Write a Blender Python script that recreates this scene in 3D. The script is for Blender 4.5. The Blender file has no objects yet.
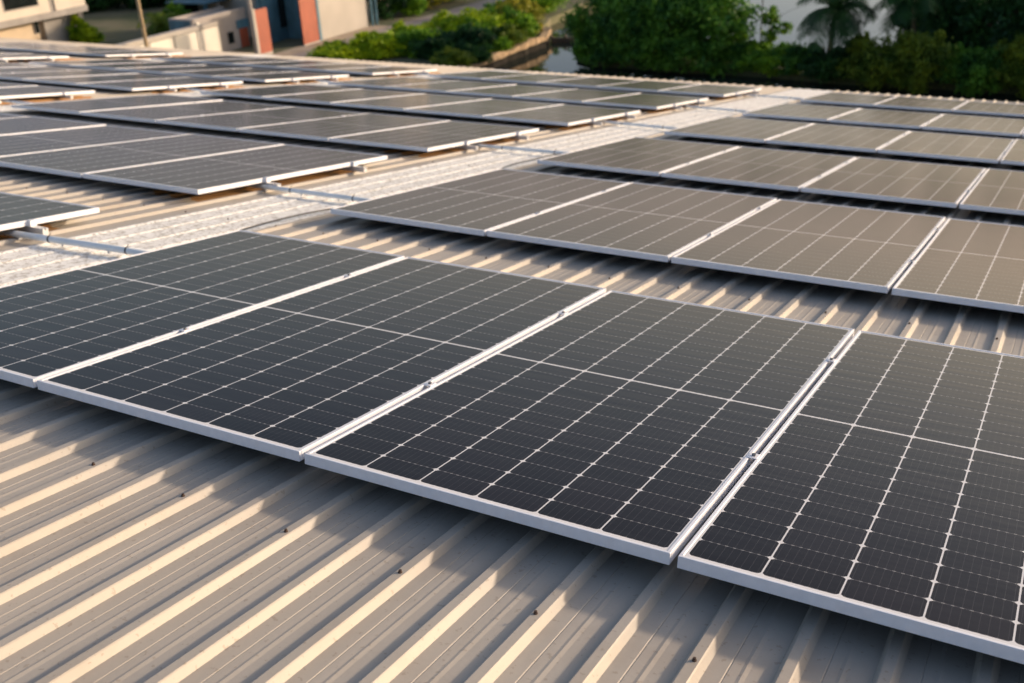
import bpy, bmesh, math, random
import numpy as np
from mathutils import Matrix, Vector

R = math.radians
sc = bpy.context.scene
col = sc.collection
# ------------------------------------------------------------------ camera
MW = Matrix(((0.8803625657714852, -0.16977337347401922, 0.4428755518737725),
             (0.4718182643979045, 0.40889106516312185, -0.7811501918391345),
             (-0.048469352881965064, 0.8966521613697358, 0.44007456566153047)))
CAM = Vector((1.8469079849436083, -1.9871296226762725, 1.6231220814302798))
FPX = 1051.133
cd = bpy.data.cameras.new('camera')
cam = bpy.data.objects.new('camera', cd)
col.objects.link(cam)
cam.matrix_world = Matrix.Translation(CAM) @ MW.to_4x4()
cd.sensor_width = 36
cd.lens = FPX / 1024 * 36
cd.clip_end = 3000
cd.clip_start = 0.05
cd.dof.use_dof = True
cd.dof.focus_distance = 2.9
cd.dof.aperture_fstop = 3.6
sc.camera = cam
# ------------------------------------------------------------------ sky, sun, exposure
SUN = Vector((2.0, 2.04, 0.667)).normalized()
SUN_EL = math.asin(SUN.z)
SUN_AZ = math.atan2(SUN.x, SUN.y)
w = bpy.data.worlds.new('World'); sc.world = w; w.use_nodes = True
sk = w.node_tree.nodes.new('ShaderNodeTexSky')
sk.sky_type = 'NISHITA'; sk.sun_disc = False
sk.sun_elevation = SUN_EL; sk.sun_rotation = SUN_AZ
sk.altitude = 0; sk.air_density = 1.0; sk.dust_density = 3.0; sk.ozone_density = 1.0
tint = w.node_tree.nodes.new('ShaderNodeMix'); tint.data_type = 'RGBA'; tint.blend_type = 'MULTIPLY'; tint.inputs[0].default_value = 1
tint.inputs[7].default_value = (0.99, 0.96, 0.99, 1)
WN = w.node_tree
WN.links.new(sk.outputs[0], tint.inputs[6])
# bright evening haze lying along the horizon, fading out with elevation
tcw = WN.nodes.new('ShaderNodeTexCoord'); spw = WN.nodes.new('ShaderNodeSeparateXYZ'); WN.links.new(tcw.outputs['Generated'], spw.inputs[0])
mab = WN.nodes.new('ShaderNodeMath'); mab.operation = 'ABSOLUTE'; WN.links.new(spw.outputs[2], mab.inputs[0])
mm = WN.nodes.new('ShaderNodeMath'); mm.operation = 'MULTIPLY'; mm.inputs[1].default_value = -11.0; WN.links.new(mab.outputs[0], mm.inputs[0])
me_ = WN.nodes.new('ShaderNodeMath'); me_.operation = 'EXPONENT'; WN.links.new(mm.outputs[0], me_.inputs[0])
hz = WN.nodes.new('ShaderNodeMix'); hz.data_type = 'RGBA'; hz.blend_type = 'ADD'; WN.links.new(me_.outputs[0], hz.inputs[0])
WN.links.new(tint.outputs[2], hz.inputs[6]); 
# the haze is warm and strong below the sun, cool and thin away from it
dt = WN.nodes.new('ShaderNodeVectorMath'); dt.operation = 'DOT_PRODUCT'; WN.links.new(tcw.outputs['Generated'], dt.inputs[0])
dt.inputs[1].default_value = (math.sin(SUN_AZ), math.cos(SUN_AZ), 0)
mr = WN.nodes.new('ShaderNodeMapRange'); mr.inputs[1].default_value = -0.12; mr.inputs[2].default_value = 0.62; WN.links.new(dt.outputs['Value'], mr.inputs[0])
hc = WN.nodes.new('ShaderNodeMix'); hc.data_type = 'RGBA'; WN.links.new(mr.outputs[0], hc.inputs[0])
hc.inputs[6].default_value = (1.2, 1.35, 2.0, 1); hc.inputs[7].default_value = (5.1, 4.1, 3.8, 1)
WN.links.new(hc.outputs[2], hz.inputs[7])
WN.links.new(hz.outputs[2], WN.nodes['Background'].inputs[0])
w.node_tree.nodes['Background'].inputs[1].default_value = 0.16
sd = bpy.data.lights.new('sun', 'SUN'); so = bpy.data.objects.new('sun', sd); col.objects.link(so)
sd.energy = 3.2; sd.angle = R(2.6); sd.color = (1.0, 0.785, 0.575)
so.matrix_world = SUN.to_track_quat('Z', 'Y').to_matrix().to_4x4()
sc.view_settings.view_transform = 'Standard'
sc.view_settings.look = 'None'
sc.view_settings.exposure = 0.3
sc.view_settings.gamma = 1
try:
    sc.cycles.max_bounces = 6; sc.cycles.transparent_max_bounces = 6
except Exception:
    pass

# roof plane: falls 9.65 degrees towards +y
TH = math.atan(0.17)
RR = Matrix.Rotation(-TH, 4, 'X')
def rw(x, y, z):
    return RR @ Matrix.Translation((x, y, z))

rnd = random.Random(7)

# ------------------------------------------------------------------ materials
def newmat(name):
    m = bpy.data.materials.new(name); m.use_nodes = True
    nt = m.node_tree
    return m, nt, nt.nodes['Principled BSDF']

def setp(b, **k):
    for a, v in k.items():
        b.inputs[a.replace('_', ' ')].default_value = v

def simple(name, c, rough=0.6, metal=0.0, var=0.12, scale=6.0, spec=0.5, stretch=None, bump=0.0, coord='Object'):
    """a colour with real blotchy variation"""
    m, nt, b = newmat(name)
    tc = nt.nodes.new('ShaderNodeTexCoord'); mp = nt.nodes.new('ShaderNodeMapping')
    nt.links.new(tc.outputs[coord], mp.inputs[0])
    if stretch: mp.inputs['Scale'].default_value = stretch
    n = nt.nodes.new('ShaderNodeTexNoise'); n.inputs['Scale'].default_value = scale; n.inputs['Detail'].default_value = 5
    nt.links.new(mp.outputs[0], n.inputs[0])
    r = nt.nodes.new('ShaderNodeValToRGB')
    r.color_ramp.elements[0].position = 0.3; r.color_ramp.elements[1].position = 0.7
    r.color_ramp.elements[0].color = (*[max(0, x * (1 - var)) for x in c], 1)
    r.color_ramp.elements[1].color = (*[min(1, x * (1 + var)) for x in c], 1)
    nt.links.new(n.outputs[0], r.inputs[0]); nt.links.new(r.outputs[0], b.inputs['Base Color'])
    setp(b, Roughness=rough, Metallic=metal)
    b.inputs['Specular IOR Level'].default_value = spec
    if bump:
        bp = nt.nodes.new('ShaderNodeBump'); bp.inputs['Strength'].default_value = bump; bp.inputs['Distance'].default_value = 0.02
        nt.links.new(n.outputs[0], bp.inputs['Height']); nt.links.new(bp.outputs[0], b.inputs['Normal'])
    return m

def N(nt, op, a, b=None, c=None):
    n = nt.nodes.new('ShaderNodeMath'); n.operation = op
    for i, v in enumerate((a, b, c)):
        if v is None: continue
        if isinstance(v, (int, float)): n.inputs[i].default_value = v
        else: nt.links.new(v, n.inputs[i])
    return n.outputs[0]

def mixc(nt, f, a, b):
    n = nt.nodes.new('ShaderNodeMix'); n.data_type = 'RGBA'
    if isinstance(f, (int, float)): n.inputs[0].default_value = f
    else: nt.links.new(f, n.inputs[0])
    for i, v in ((6, a), (7, b)):
        if isinstance(v, tuple): n.inputs[i].default_value = (*v, 1)
        else: nt.links.new(v, n.inputs[i])
    return n.outputs[2]

PW, PL, PITCH = 1.134, 2.279, 1.154
ROWY = [0.0, 3.122, 6.05, 9.09, 12.0, 15.09]      # near edges of the six panel rows
CW_, CH_ = 0.1838, 0.0925          # cell pitch across / along

def cell_material():
    m, nt, b = newmat('solar_cells')
    tc = nt.nodes.new('ShaderNodeTexCoord'); sp = nt.nodes.new('ShaderNodeSeparateXYZ')
    nt.links.new(tc.outputs['Object'], sp.inputs[0])
    x, y = sp.outputs[0], sp.outputs[1]
    # across: 6 columns centred on the panel
    xc = N(nt, 'DIVIDE', N(nt, 'SUBTRACT', x, PW / 2 - 3 * CW_), CW_)
    fx = N(nt, 'FRACT', xc)
    dx = N(nt, 'MULTIPLY', N(nt, 'MINIMUM', fx, N(nt, 'SUBTRACT', 1.0, fx)), CW_)
    # along: 12 + 12 half cells with a wide central gap
    ya = N(nt, 'ABSOLUTE', N(nt, 'SUBTRACT', y, PL / 2))
    yb = N(nt, 'SUBTRACT', ya, 0.0055)
    yc = N(nt, 'DIVIDE', yb, CH_)
    fy = N(nt, 'FRACT', yc)
    dy = N(nt, 'MULTIPLY', N(nt, 'MINIMUM', fy, N(nt, 'SUBTRACT', 1.0, fy)), CH_)
    mid = N(nt, 'LESS_THAN', ya, 0.0048)
    colg = N(nt, 'LESS_THAN', dx, 0.0021)
    dia = N(nt, 'LESS_THAN', N(nt, 'ADD', dx, N(nt, 'MULTIPLY', dy, 1.0)), 0.0100)
    edge = N(nt, 'GREATER_THAN', yb, 12 * CH_)
    inx = N(nt, 'MINIMUM', N(nt, 'GREATER_THAN', xc, -0.005), N(nt, 'LESS_THAN', xc, 6.005))
    outx = N(nt, 'SUBTRACT', 1.0, inx)
    white = N(nt, 'MAXIMUM', N(nt, 'MAXIMUM', mid, colg), N(nt, 'MAXIMUM', dia, N(nt, 'MAXIMUM', edge, outx)))
    # thin seam between half cells, ribbons crossing it as small pale dashes
    rf = N(nt, 'FRACT', N(nt, 'MULTIPLY', fx, 9.0))
    rib = N(nt, 'ABSOLUTE', N(nt, 'SUBTRACT', rf, 0.5))
    ribw = N(nt, 'LESS_THAN', rib, 0.20)
    ribt = N(nt, 'LESS_THAN', rib, 0.035)
    seam = N(nt, 'LESS_THAN', dy, 0.0009)
    dots = N(nt, 'MULTIPLY', N(nt, 'LESS_THAN', dy, 0.0016), ribw)
    nz = nt.nodes.new('ShaderNodeTexNoise'); nz.inputs['Scale'].default_value = 3.1; nz.inputs['Detail'].default_value = 3
    nt.links.new(tc.outputs['Object'], nz.inputs[0])
    # each half cell a slightly different tone
    wn = nt.nodes.new('ShaderNodeTexWhiteNoise'); wn.noise_dimensions = '2D'
    cv = nt.nodes.new('ShaderNodeCombineXYZ')
    nt.links.new(N(nt, 'FLOOR', xc), cv.inputs[0]); nt.links.new(N(nt, 'FLOOR', N(nt, 'DIVIDE', N(nt, 'SUBTRACT', y, PL / 2), CH_)), cv.inputs[1])
    nt.links.new(cv.outputs[0], wn.inputs[0])
    base = mixc(nt, wn.outputs[0], (0.004, 0.003, 0.006), (0.008, 0.006, 0.010))
    base = mixc(nt, N(nt, 'MULTIPLY', ribt, 0.16), base, (0.16, 0.16, 0.17))
    base = mixc(nt, N(nt, 'MULTIPLY', seam, 0.45), base, (0.25, 0.24, 0.25))
    base = mixc(nt, N(nt, 'MULTIPLY', dots, 0.55), base, (0.42, 0.42, 0.43))
    base = mixc(nt, N(nt, 'MULTIPLY', white, 0.9), base, (0.78, 0.78, 0.80))
    # dust film
    d2 = nt.nodes.new('ShaderNodeTexNoise'); d2.inputs['Scale'].default_value = 1.3; d2.inputs['Detail'].default_value = 8
    oi = nt.nodes.new('ShaderNodeObjectInfo')
    vm = nt.nodes.new('ShaderNodeVectorMath'); vm.operation = 'ADD'
    cx = nt.nodes.new('ShaderNodeCombineXYZ'); nt.links.new(N(nt, 'MULTIPLY', oi.outputs['Random'], 50.0), cx.inputs[0])
    nt.links.new(tc.outputs['Object'], vm.inputs[0]); nt.links.new(cx.outputs[0], vm.inputs[1]); nt.links.new(vm.outputs[0], d2.inputs[0])
    low = N(nt, 'MULTIPLY', N(nt, 'GREATER_THAN', N(nt, 'ADD', y, N(nt, 'MULTIPLY', d2.outputs[0], 0.12)), PL + 0.03), 0.06)
    dust = N(nt, 'ADD', low, N(nt, 'MULTIPLY', N(nt, 'MULTIPLY', d2.outputs[0], N(nt, 'ADD', oi.outputs['Random'], 0.4)), 0.03))
    base = mixc(nt, dust, base, (0.42, 0.34, 0.26))
    nt.links.new(base, b.inputs['Base Color'])
    rr = N(nt, 'MULTIPLY_ADD', d2.outputs[0], 0.08, 0.10)
    nt.links.new(rr, b.inputs['Roughness'])
    b.inputs['IOR'].default_value = 1.235
    # very shallow wave of the rolled glass
    bp = nt.nodes.new('ShaderNodeBump'); bp.inputs['Strength'].default_value = 0.06; bp.inputs['Distance'].default_value = 0.01
    mp = nt.nodes.new('ShaderNodeMapping'); mp.inputs['Scale'].default_value = (4, 22, 1)
    n3 = nt.nodes.new('ShaderNodeTexNoise'); n3.inputs['Scale'].default_value = 1.0
    nt.links.new(vm.outputs[0], mp.inputs[0]); nt.links.new(mp.outputs[0], n3.inputs[0])
    nt.links.new(n3.outputs[0], bp.inputs['Height']); nt.links.new(bp.outputs[0], b.inputs['Normal'])
    return m

def roof_material():
    m, nt, b = newmat('painted_steel_roof')
    tc = nt.nodes.new('ShaderNodeTexCoord')
    mp = nt.nodes.new('ShaderNodeMapping'); mp.inputs['Scale'].default_value = (14, 0.7, 14)
    nt.links.new(tc.outputs['Object'], mp.inputs[0])
    n = nt.nodes.new('ShaderNodeTexNoise'); n.inputs['Scale'].default_value = 1.0; n.inputs['Detail'].default_value = 7; n.inputs['Roughness'].default_value = 0.6
    nt.links.new(mp.outputs[0], n.inputs[0])
    n2 = nt.nodes.new('ShaderNodeTexNoise'); n2.inputs['Scale'].default_value = 60; n2.inputs['Detail'].default_value = 4
    nt.links.new(tc.outputs['Object'], n2.inputs[0])
    c = mixc(nt, n.outputs[0], (0.37, 0.34, 0.30), (0.51, 0.465, 0.41))
    # every rolled sheet (four ribs wide) has its own slight tone, blotchy weathering lies over all
    spx = nt.nodes.new('ShaderNodeSeparateXYZ'); nt.links.new(tc.outputs['Object'], spx.inputs[0])
    wn = nt.nodes.new('ShaderNodeTexWhiteNoise'); wn.noise_dimensions = '1D'
    nt.links.new(N(nt, 'FLOOR', N(nt, 'DIVIDE', N(nt, 'ADD', spx.outputs[0], 0.02), 0.758)), wn.inputs['W'])
    c = mixc(nt, N(nt, 'MULTIPLY', wn.outputs[0], 0.22), c, (0.29, 0.265, 0.235))
    n4 = nt.nodes.new('ShaderNodeTexNoise'); n4.inputs['Scale'].default_value = 2.2; n4.inputs['Detail'].default_value = 9; n4.inputs['Roughness'].default_value = 0.65
    nt.links.new(tc.outputs['Object'], n4.inputs[0])
    bl = N(nt, 'MULTIPLY', N(nt, 'SUBTRACT', n4.outputs[0], 0.48), 1.6); bl = N(nt, 'MAXIMUM', bl, 0.0)
    c = mixc(nt, bl, c, (0.30, 0.235, 0.175))
    sm = N(nt, 'GREATER_THAN', n2.outputs[0], 0.66)
    c = mixc(nt, N(nt, 'MULTIPLY', sm, 0.35), c, (0.22, 0.17, 0.12))
    # orange glow under the panel edges, painted into the sheet beside each white strip
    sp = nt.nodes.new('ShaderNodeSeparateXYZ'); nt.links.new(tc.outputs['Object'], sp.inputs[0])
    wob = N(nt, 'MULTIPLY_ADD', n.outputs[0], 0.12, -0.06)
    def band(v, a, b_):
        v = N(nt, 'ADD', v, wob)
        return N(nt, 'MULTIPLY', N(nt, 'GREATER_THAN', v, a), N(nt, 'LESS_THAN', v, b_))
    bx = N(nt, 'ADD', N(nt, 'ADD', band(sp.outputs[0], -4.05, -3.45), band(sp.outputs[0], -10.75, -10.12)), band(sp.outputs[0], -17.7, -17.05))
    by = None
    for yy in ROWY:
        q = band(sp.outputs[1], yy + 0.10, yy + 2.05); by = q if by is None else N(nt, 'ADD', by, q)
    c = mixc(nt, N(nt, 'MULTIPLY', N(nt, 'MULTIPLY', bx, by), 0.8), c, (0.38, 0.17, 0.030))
    nt.links.new(c, b.inputs['Base Color'])
    nt.links.new(N(nt, 'MULTIPLY_ADD', n.outputs[0], 0.2, 0.42), b.inputs['Roughness'])
    setp(b, Metallic=0.05); b.inputs['Specular IOR Level'].default_value = 0.25
    bp = nt.nodes.new('ShaderNodeBump'); bp.inputs['Strength'].default_value = 0.12; bp.inputs['Distance'].default_value = 0.004
    nt.links.new(n2.outputs[0], bp.inputs['Height']); nt.links.new(bp.outputs[0], b.inputs['Normal'])
    return m

def skylight_material():
    m, nt, b = newmat('weathered_white_fibreglass')
    tc = nt.nodes.new('ShaderNodeTexCoord')
    n2 = nt.nodes.new('ShaderNodeTexNoise'); n2.inputs['Scale'].default_value = 34; n2.inputs['Detail'].default_value = 8; n2.inputs['Roughness'].default_value = 0.7
    nt.links.new(tc.outputs['Object'], n2.inputs[0])
    n = nt.nodes.new('ShaderNodeTexNoise'); n.inputs['Scale'].default_value = 3; n.inputs['Detail'].default_value = 5
    nt.links.new(tc.outputs['Object'], n.inputs[0])
    r = nt.nodes.new('ShaderNodeValToRGB'); r.color_ramp.elements[0].position = 0.40; r.color_ramp.elements[1].position = 0.52
    r.color_ramp.elements[0].color = (0.44, 0.40, 0.34, 1); r.color_ramp.elements[1].color = (0.93, 0.92, 0.88, 1)
    nt.links.new(n2.outputs[0], r.inputs[0])
    c = mixc(nt, N(nt, 'MULTIPLY', n.outputs[0], 0.2), r.outputs[0], (0.82, 0.79, 0.74))
    nt.links.new(c, b.inputs['Base Color']); setp(b, Roughness=0.6)
    bp = nt.nodes.new('ShaderNodeBump'); bp.inputs['Strength'].default_value = 0.3; bp.inputs['Distance'].default_value = 0.004
    nt.links.new(n2.outputs[0], bp.inputs['Height']); nt.links.new(bp.outputs[0], b.inputs['Normal'])
    return m

def leaf_mat(name, c1, c2, scale=0.6):
    m, nt, b = newmat(name)
    tc = nt.nodes.new('ShaderNodeTexCoord')
    n = nt.nodes.new('ShaderNodeTexNoise'); n.inputs['Scale'].default_value = scale; n.inputs['Detail'].default_value = 4
    nt.links.new(tc.outputs['Object'], n.inputs[0])
    r = nt.nodes.new('ShaderNodeValToRGB'); r.color_ramp.elements[0].position = 0.35; r.color_ramp.elements[1].position = 0.65
    r.color_ramp.elements[0].color = (*c1, 1); r.color_ramp.elements[1].color = (*c2, 1)
    nt.links.new(n.outputs[0], r.inputs[0]); nt.links.new(r.outputs[0], b.inputs['Base Color'])
    setp(b, Roughness=0.55)
    b.inputs['Specular IOR Level'].default_value = 0.25
    tr = nt.nodes.new('ShaderNodeBsdfTranslucent'); nt.links.new(r.outputs[0], tr.inputs[0])
    ad = nt.nodes.new('ShaderNodeMixShader'); ad.inputs[0].default_value = 0.3
    nt.links.new(b.outputs[0], ad.inputs[1]); nt.links.new(tr.outputs[0], ad.inputs[2])
    nt.links.new(ad.outputs[0], nt.nodes['Material Output'].inputs[0])
    return m

M = {}
M['cells'] = cell_material()
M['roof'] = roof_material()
M['sky'] = skylight_material()
M['frame'] = simple('anodised_aluminium', (0.80, 0.82, 0.88), 0.42, 0.15, 0.05, 30)
M['back'] = simple('white_backsheet', (0.6, 0.6, 0.6), 0.6)
M['rail'] = simple('mill_aluminium', (0.62, 0.63, 0.65), 0.35, 0.5, 0.08, 25)
M['dark_steel'] = simple('dark_bracket', (0.09, 0.09, 0.09), 0.5, 0.4)
M['bolt'] = simple('steel_bolt', (0.18, 0.18, 0.19), 0.4, 0.7)
M['screw'] = simple('rusty_screw', (0.09, 0.055, 0.04), 0.7, 0.2, 0.5, 200)
M['pvc'] = simple('white_pvc', (0.84, 0.88, 0.90), 0.4, 0, 0.06, 12)
M['tie'] = simple('black_nylon', (0.02, 0.02, 0.022), 0.5)
M['wallb'] = simple('factory_wall', (0.4, 0.38, 0.34), 0.8, 0, 0.15, 1.5)

# ------------------------------------------------------------------ object helpers
def meshobj(name, verts, faces, mat, parent=None, mw=None, mats=None, fm=None, smooth=False):
    me = bpy.data.meshes.new(name); me.from_pydata([tuple(v) for v in verts], [], faces); me.update()
    for mt in (mats or [mat]): me.materials.append(mt)
    if fm: me.polygons.foreach_set('material_index', fm)
    if smooth: me.polygons.foreach_set('use_smooth', [True] * len(me.polygons))
    o = bpy.data.objects.new(name, me); col.objects.link(o)
    if parent is not None: o.parent = parent
    if mw is not None: o.matrix_world = mw
    return o

class MB:
    def __init__(s): s.v = []; s.f = []
    def add(s, v, f):
        n = len(s.v); s.v += [tuple(p) for p in v]; s.f += [tuple(i + n for i in q) for q in f]; return s
    def box(s, x0, x1, y0, y1, z0, z1):
        return s.add([(x0, y0, z0), (x1, y0, z0), (x1, y1, z0), (x0, y1, z0), (x0, y0, z1), (x1, y0, z1), (x1, y1, z1), (x0, y1, z1)],
                     [(0, 3, 2, 1), (4, 5, 6, 7), (0, 1, 5, 4), (1, 2, 6, 5), (2, 3, 7, 6), (3, 0, 4, 7)])
    def bbox(s, x0, x1, y0, y1, z0, z1, b):
        """box with chamfered edges"""
        bm = bmesh.new(); bmesh.ops.create_cube(bm, size=1)
        for v in bm.verts:
            v.co = Vector((x0 + (v.co.x + .5) * (x1 - x0), y0 + (v.co.y + .5) * (y1 - y0), z0 + (v.co.z + .5) * (z1 - z0)))
        bmesh.ops.bevel(bm, geom=bm.edges[:], offset=b, segments=1, affect='EDGES')
        bm.verts.ensure_lookup_table()
        for i, v in enumerate(bm.verts): v.index = i
        s.add([v.co[:] for v in bm.verts], [tuple(v.index for v in f.verts) for f in bm.faces]); bm.free(); return s
    def tube(s, pts, r, n=10, r2=None, cap=True):
        pts = [Vector(p) for p in pts]; rings = []
        L = len(pts)
        for i, p in enumerate(pts):
            t = (pts[min(i + 1, L - 1)] - pts[max(i - 1, 0)]).normalized()
            a = Vector((0, 0, 1)) if abs(t.z) < .9 else Vector((1, 0, 0))
            u = t.cross(a).normalized(); v = t.cross(u)
            rr = r if r2 is None else r + (r2 - r) * i / (L - 1)
            rings.append([p + (u * math.cos(2 * math.pi * k / n) + v * math.sin(2 * math.pi * k / n)) * rr for k in range(n)])
        vs = [q for g in rings for q in g]; fs = []
        for i in range(L - 1):
            for k in range(n):
                a = i * n + k; b_ = i * n + (k + 1) % n
                fs.append((a, b_, b_ + n, a + n))
        if cap: fs.append(tuple(range(n - 1, -1, -1))); fs.append(tuple((L - 1) * n + k for k in range(n)))
        return s.add(vs, fs)
    def build(s, name, mat, parent=None, mw=None, smooth=False):
        return meshobj(name, s.v, s.f, mat, parent, mw, smooth=smooth)

def tag(o, label=None, cat=None, group=None, kind=None):
    if label: o['label'] = label
    if cat: o['category'] = cat
    if group: o['group'] = group
    if kind: o['kind'] = kind
    return o

def thing(name, label, cat, mw=None, group=None):
    o = bpy.data.objects.new(name, None); col.objects.link(o); o.empty_display_size = 0.2
    if mw is not None: o.matrix_world = mw
    return tag(o, label, cat, group)

def link_child(src, parent, name=None):
    c = src.copy(); col.objects.link(c); c.parent = parent
    return c

def px(P):
    d = MW.transposed() @ (Vector(P) - CAM)
    if d.z > -0.1: return None
    return (512 - FPX * d.x / d.z, 341.5 + FPX * d.y / d.z)

# ================================================================== THE ROOF WE STAND ON
ZT = -0.085           # rib tops under the panel plane
RH = 0.020            # rib height
RP = 0.1895            # rib pitch
X0 = 0.741            # a rib's right top edge
Y_EAVE, Y_NEAR = 19.5, -5.0
fac = thing('factory_building', 'low factory under a ribbed grey steel roof that carries all the solar panels', 'building', Matrix.Identity(4))

def profile(k0, k1, dz=0.0, hs=1.0):
    pts = []
    for k in range(k0, k1):
        a = X0 + k * RP
        for dx_, dz_ in ((-0.039, -RH), (-0.030, -0.003), (-0.026, 0), (-0.002, 0), (0.001, -0.003), (0.0125, -RH),
                         (0.052, -RH), (0.0545, -RH - 0.0018), (0.057, -RH), (0.080, -RH), (0.088, -RH + 0.0020), (0.098, -RH), (0.128, -RH)):
            pts.append((a + dx_, ZT + (-RH + (dz_ + RH) * hs) + dz))
    return pts

def sheet(name, k0, k1, mat, y0=Y_NEAR, y1=Y_EAVE, dz=0.0, laps=()):
    pts = profile(k0, k1, dz, 0.30 if mat is M['sky'] else 1.0)
    pts.append((X0 + k1 * RP - 0.039, ZT - RH + dz))
    ys = [y0]; y = y0
    while y < y1 - 0.01:
        y = min(y1, y + 0.8); ys.append(y)
    n = len(pts); rr = random.Random(k0 * 7 + 1)
    v = []
    nrib = k1 - k0
    for j, yy in enumerate(ys):
        for i, (a, b) in enumerate(pts):
            v.append((a, yy, b))
    f = []
    for j in range(len(ys) - 1):
        for i in range(n - 1):
            f.append((j * n + i, j * n + i + 1, (j + 1) * n + i + 1, (j + 1) * n + i))
    # underside lip at the eave so that the sheet end has thickness
    o = meshobj(name, v, f, mat, fac, RR)
    so_ = o.modifiers.new('thickness', 'SOLIDIFY'); so_.thickness = 0.0012; so_.offset = -1
    return o

# rib index ranges of the white strips: x -3.27..-2.55, -10.05..-9.3, -17.1..-16.3
def kx(x): return round((x - X0) / RP)
strips = [(-3.27, -2.45), (-10.13, -9.33), (-17.0, -16.2)]
kr = []; end = kx(9.0); cur = end
bounds = []
for a, b in strips:
    ka, kb = kx(a), kx(b)
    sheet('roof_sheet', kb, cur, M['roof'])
    sheet('skylight_sheet', ka, kb, M['sky'])
    cur = ka
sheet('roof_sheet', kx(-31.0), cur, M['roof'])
for o in fac.children:
    if o.name.startswith('skylight_sheet'):
        tag(o, 'weathered white translucent roof strip')
# walls below and purlins carrying the sheets
mb = MB()
xa, xb = X0 + kx(-31.0) * RP + 0.1, 8.9
def yz(y, z): p = RR @ Vector((0, y, z)); return p.y, p.z
ye, ze = yz(Y_EAVE - 0.25, ZT - RH - 0.06)
yn, zn = yz(Y_NEAR + 0.2, ZT - RH - 0.06)
mb.add([(xa, yn, -12), (xb, yn, -12), (xb, ye, -12), (xa, ye, -12), (xa, yn, zn), (xb, yn, zn), (xb, ye, ze), (xa, ye, ze)],
       [(0, 1, 5, 4), (1, 2, 6, 5), (2, 3, 7, 6), (3, 0, 4, 7), (4, 5, 6, 7)])
mb.build('wall', M['wallb'], fac)
# roofing screws on every second rib along the purlin lines
sm = MB(); sm.tube([(0, 0, -0.001), (0, 0, 0.003)], 0.0055, 8); sm.tube([(0, 0, 0.003), (0, 0, 0.008)], 0.004, 6)
scr = None; cnt = 0
for yl in (-0.27, 2.80, 5.85, 8.9, 11.95):
    for k in range(kx(-5.6), kx(3.2)):
        if k % 2 == 0: continue
        xx = X0 + k * RP - 0.014 + rnd.uniform(-.004, .004); yy = yl + rnd.uniform(-.03, .03)
        p = px(rw(xx, yy, ZT).to_translation())
        if p is None or not (-20 < p[0] < 1044 and 0 < p[1] < 700) or cnt >= 98: continue
        if scr is None:
            scr = sm.build('roof_screw', M['screw'], fac); o = scr
        else:
            o = link_child(scr, fac)
        o.matrix_world = rw(xx, yy, ZT); cnt += 1

# ================================================================== SOLAR PANELS
def make_panel_meshes():
    fr = MB(); L, t = 0.011, 0.033
    # four frame bars (hollow section seen as a lip and a side)
    fr.bbox(0, PW, 0, L, -t, 0, 0.0012); fr.bbox(0, PW, PL - L, PL, -t, 0, 0.0012)
    fr.bbox(0, L, L, PL - L, -t, 0, 0.0012); fr.bbox(PW - L, PW, L, PL - L, -t, 0, 0.0012)
    # inner return flanges underneath
    fr.box(L, L + 0.02, L, PL - L, -t, -t + 0.002); fr.box(PW - L - 0.02, PW - L, L, PL - L, -t, -t + 0.002)
    gl = MB(); gl.box(L - 0.001, PW - L + 0.001, L - 0.001, PL - L + 0.001, -0.007, -0.0022)
    jb = MB(); jb.bbox(PW / 2 - 0.05, PW / 2 + 0.05, PL / 2 - 0.03, PL / 2 + 0.03, -0.024, -0.0071, 0.003)
    return fr, gl, jb
fr, gl, jb = make_panel_meshes()
proto = None
ORD = ['first', 'second', 'third', 'fourth', 'fifth', 'sixth', 'seventh']
ROWW = ['front row', 'second row', 'third row', 'fourth row', 'fifth row', 'last row']
RDZ = [0.0, 0.0, 0.0, 0.0, 0.0, 0.0]
npan = 0
BL = [  # name, x of the first panel's near-strip edge, direction, columns, side phrase
    ('right', -2.308, 1, 5, 'right of the nearest white strip', 'solar panels right of the nearest white strip'),
    ('mid', -3.446, -1, 5, 'left of the nearest white strip', 'solar panels left of the nearest white strip'),
    ('far', -10.22, -1, 5, 'left of the second white strip', 'solar panels left of the second white strip'),
    ('edge', -17.05, -1, 5, 'left of the farthest white strip', 'solar panels left of the farthest white strip'),
]
DXY = {('right', 3): (.05, 0), ('right', 4): (.07, .05), ('right', 5): (.09, .12),
       ('far', 0): (.1, 0), ('far', 1): (.1, -.1), ('far', 2): (.05, -.22), ('far', 3): (.08, -.35), ('far', 4): (.1, -.47), ('far', 5): (.1, -.54),
       ('edge', 2): (0, -.5), ('edge', 3): (0, -.6), ('edge', 4): (-.05, -.8), ('edge', 5): (-.1, -.6)}
def place_panel(x, y, z, label, group):
    global proto
    m = rw(x, y, z) @ Matrix.Rotation(R(rnd.uniform(-.06, .06)), 4, 'Z') @ Matrix.Rotation(R(rnd.uniform(-.10, .10)), 4, 'X') @ Matrix.Rotation(R(rnd.uniform(-.12, .12)), 4, 'Y')
    if proto is None:
        t = thing('solar_panel', label, 'solar panel', m, group)
        f_ = fr.build('panel_frame', M['frame'], t); g_ = gl.build('cell_sheet', M['cells'], t); j_ = jb.build('junction_box', M['tie'], t)
        proto = t
        return t
    t = proto.copy(); col.objects.link(t); t.matrix_world = m
    t['label'] = label; t['category'] = 'solar panel'; t['group'] = group
    for ch in proto.children: link_child(ch, t)
    return t

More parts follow.
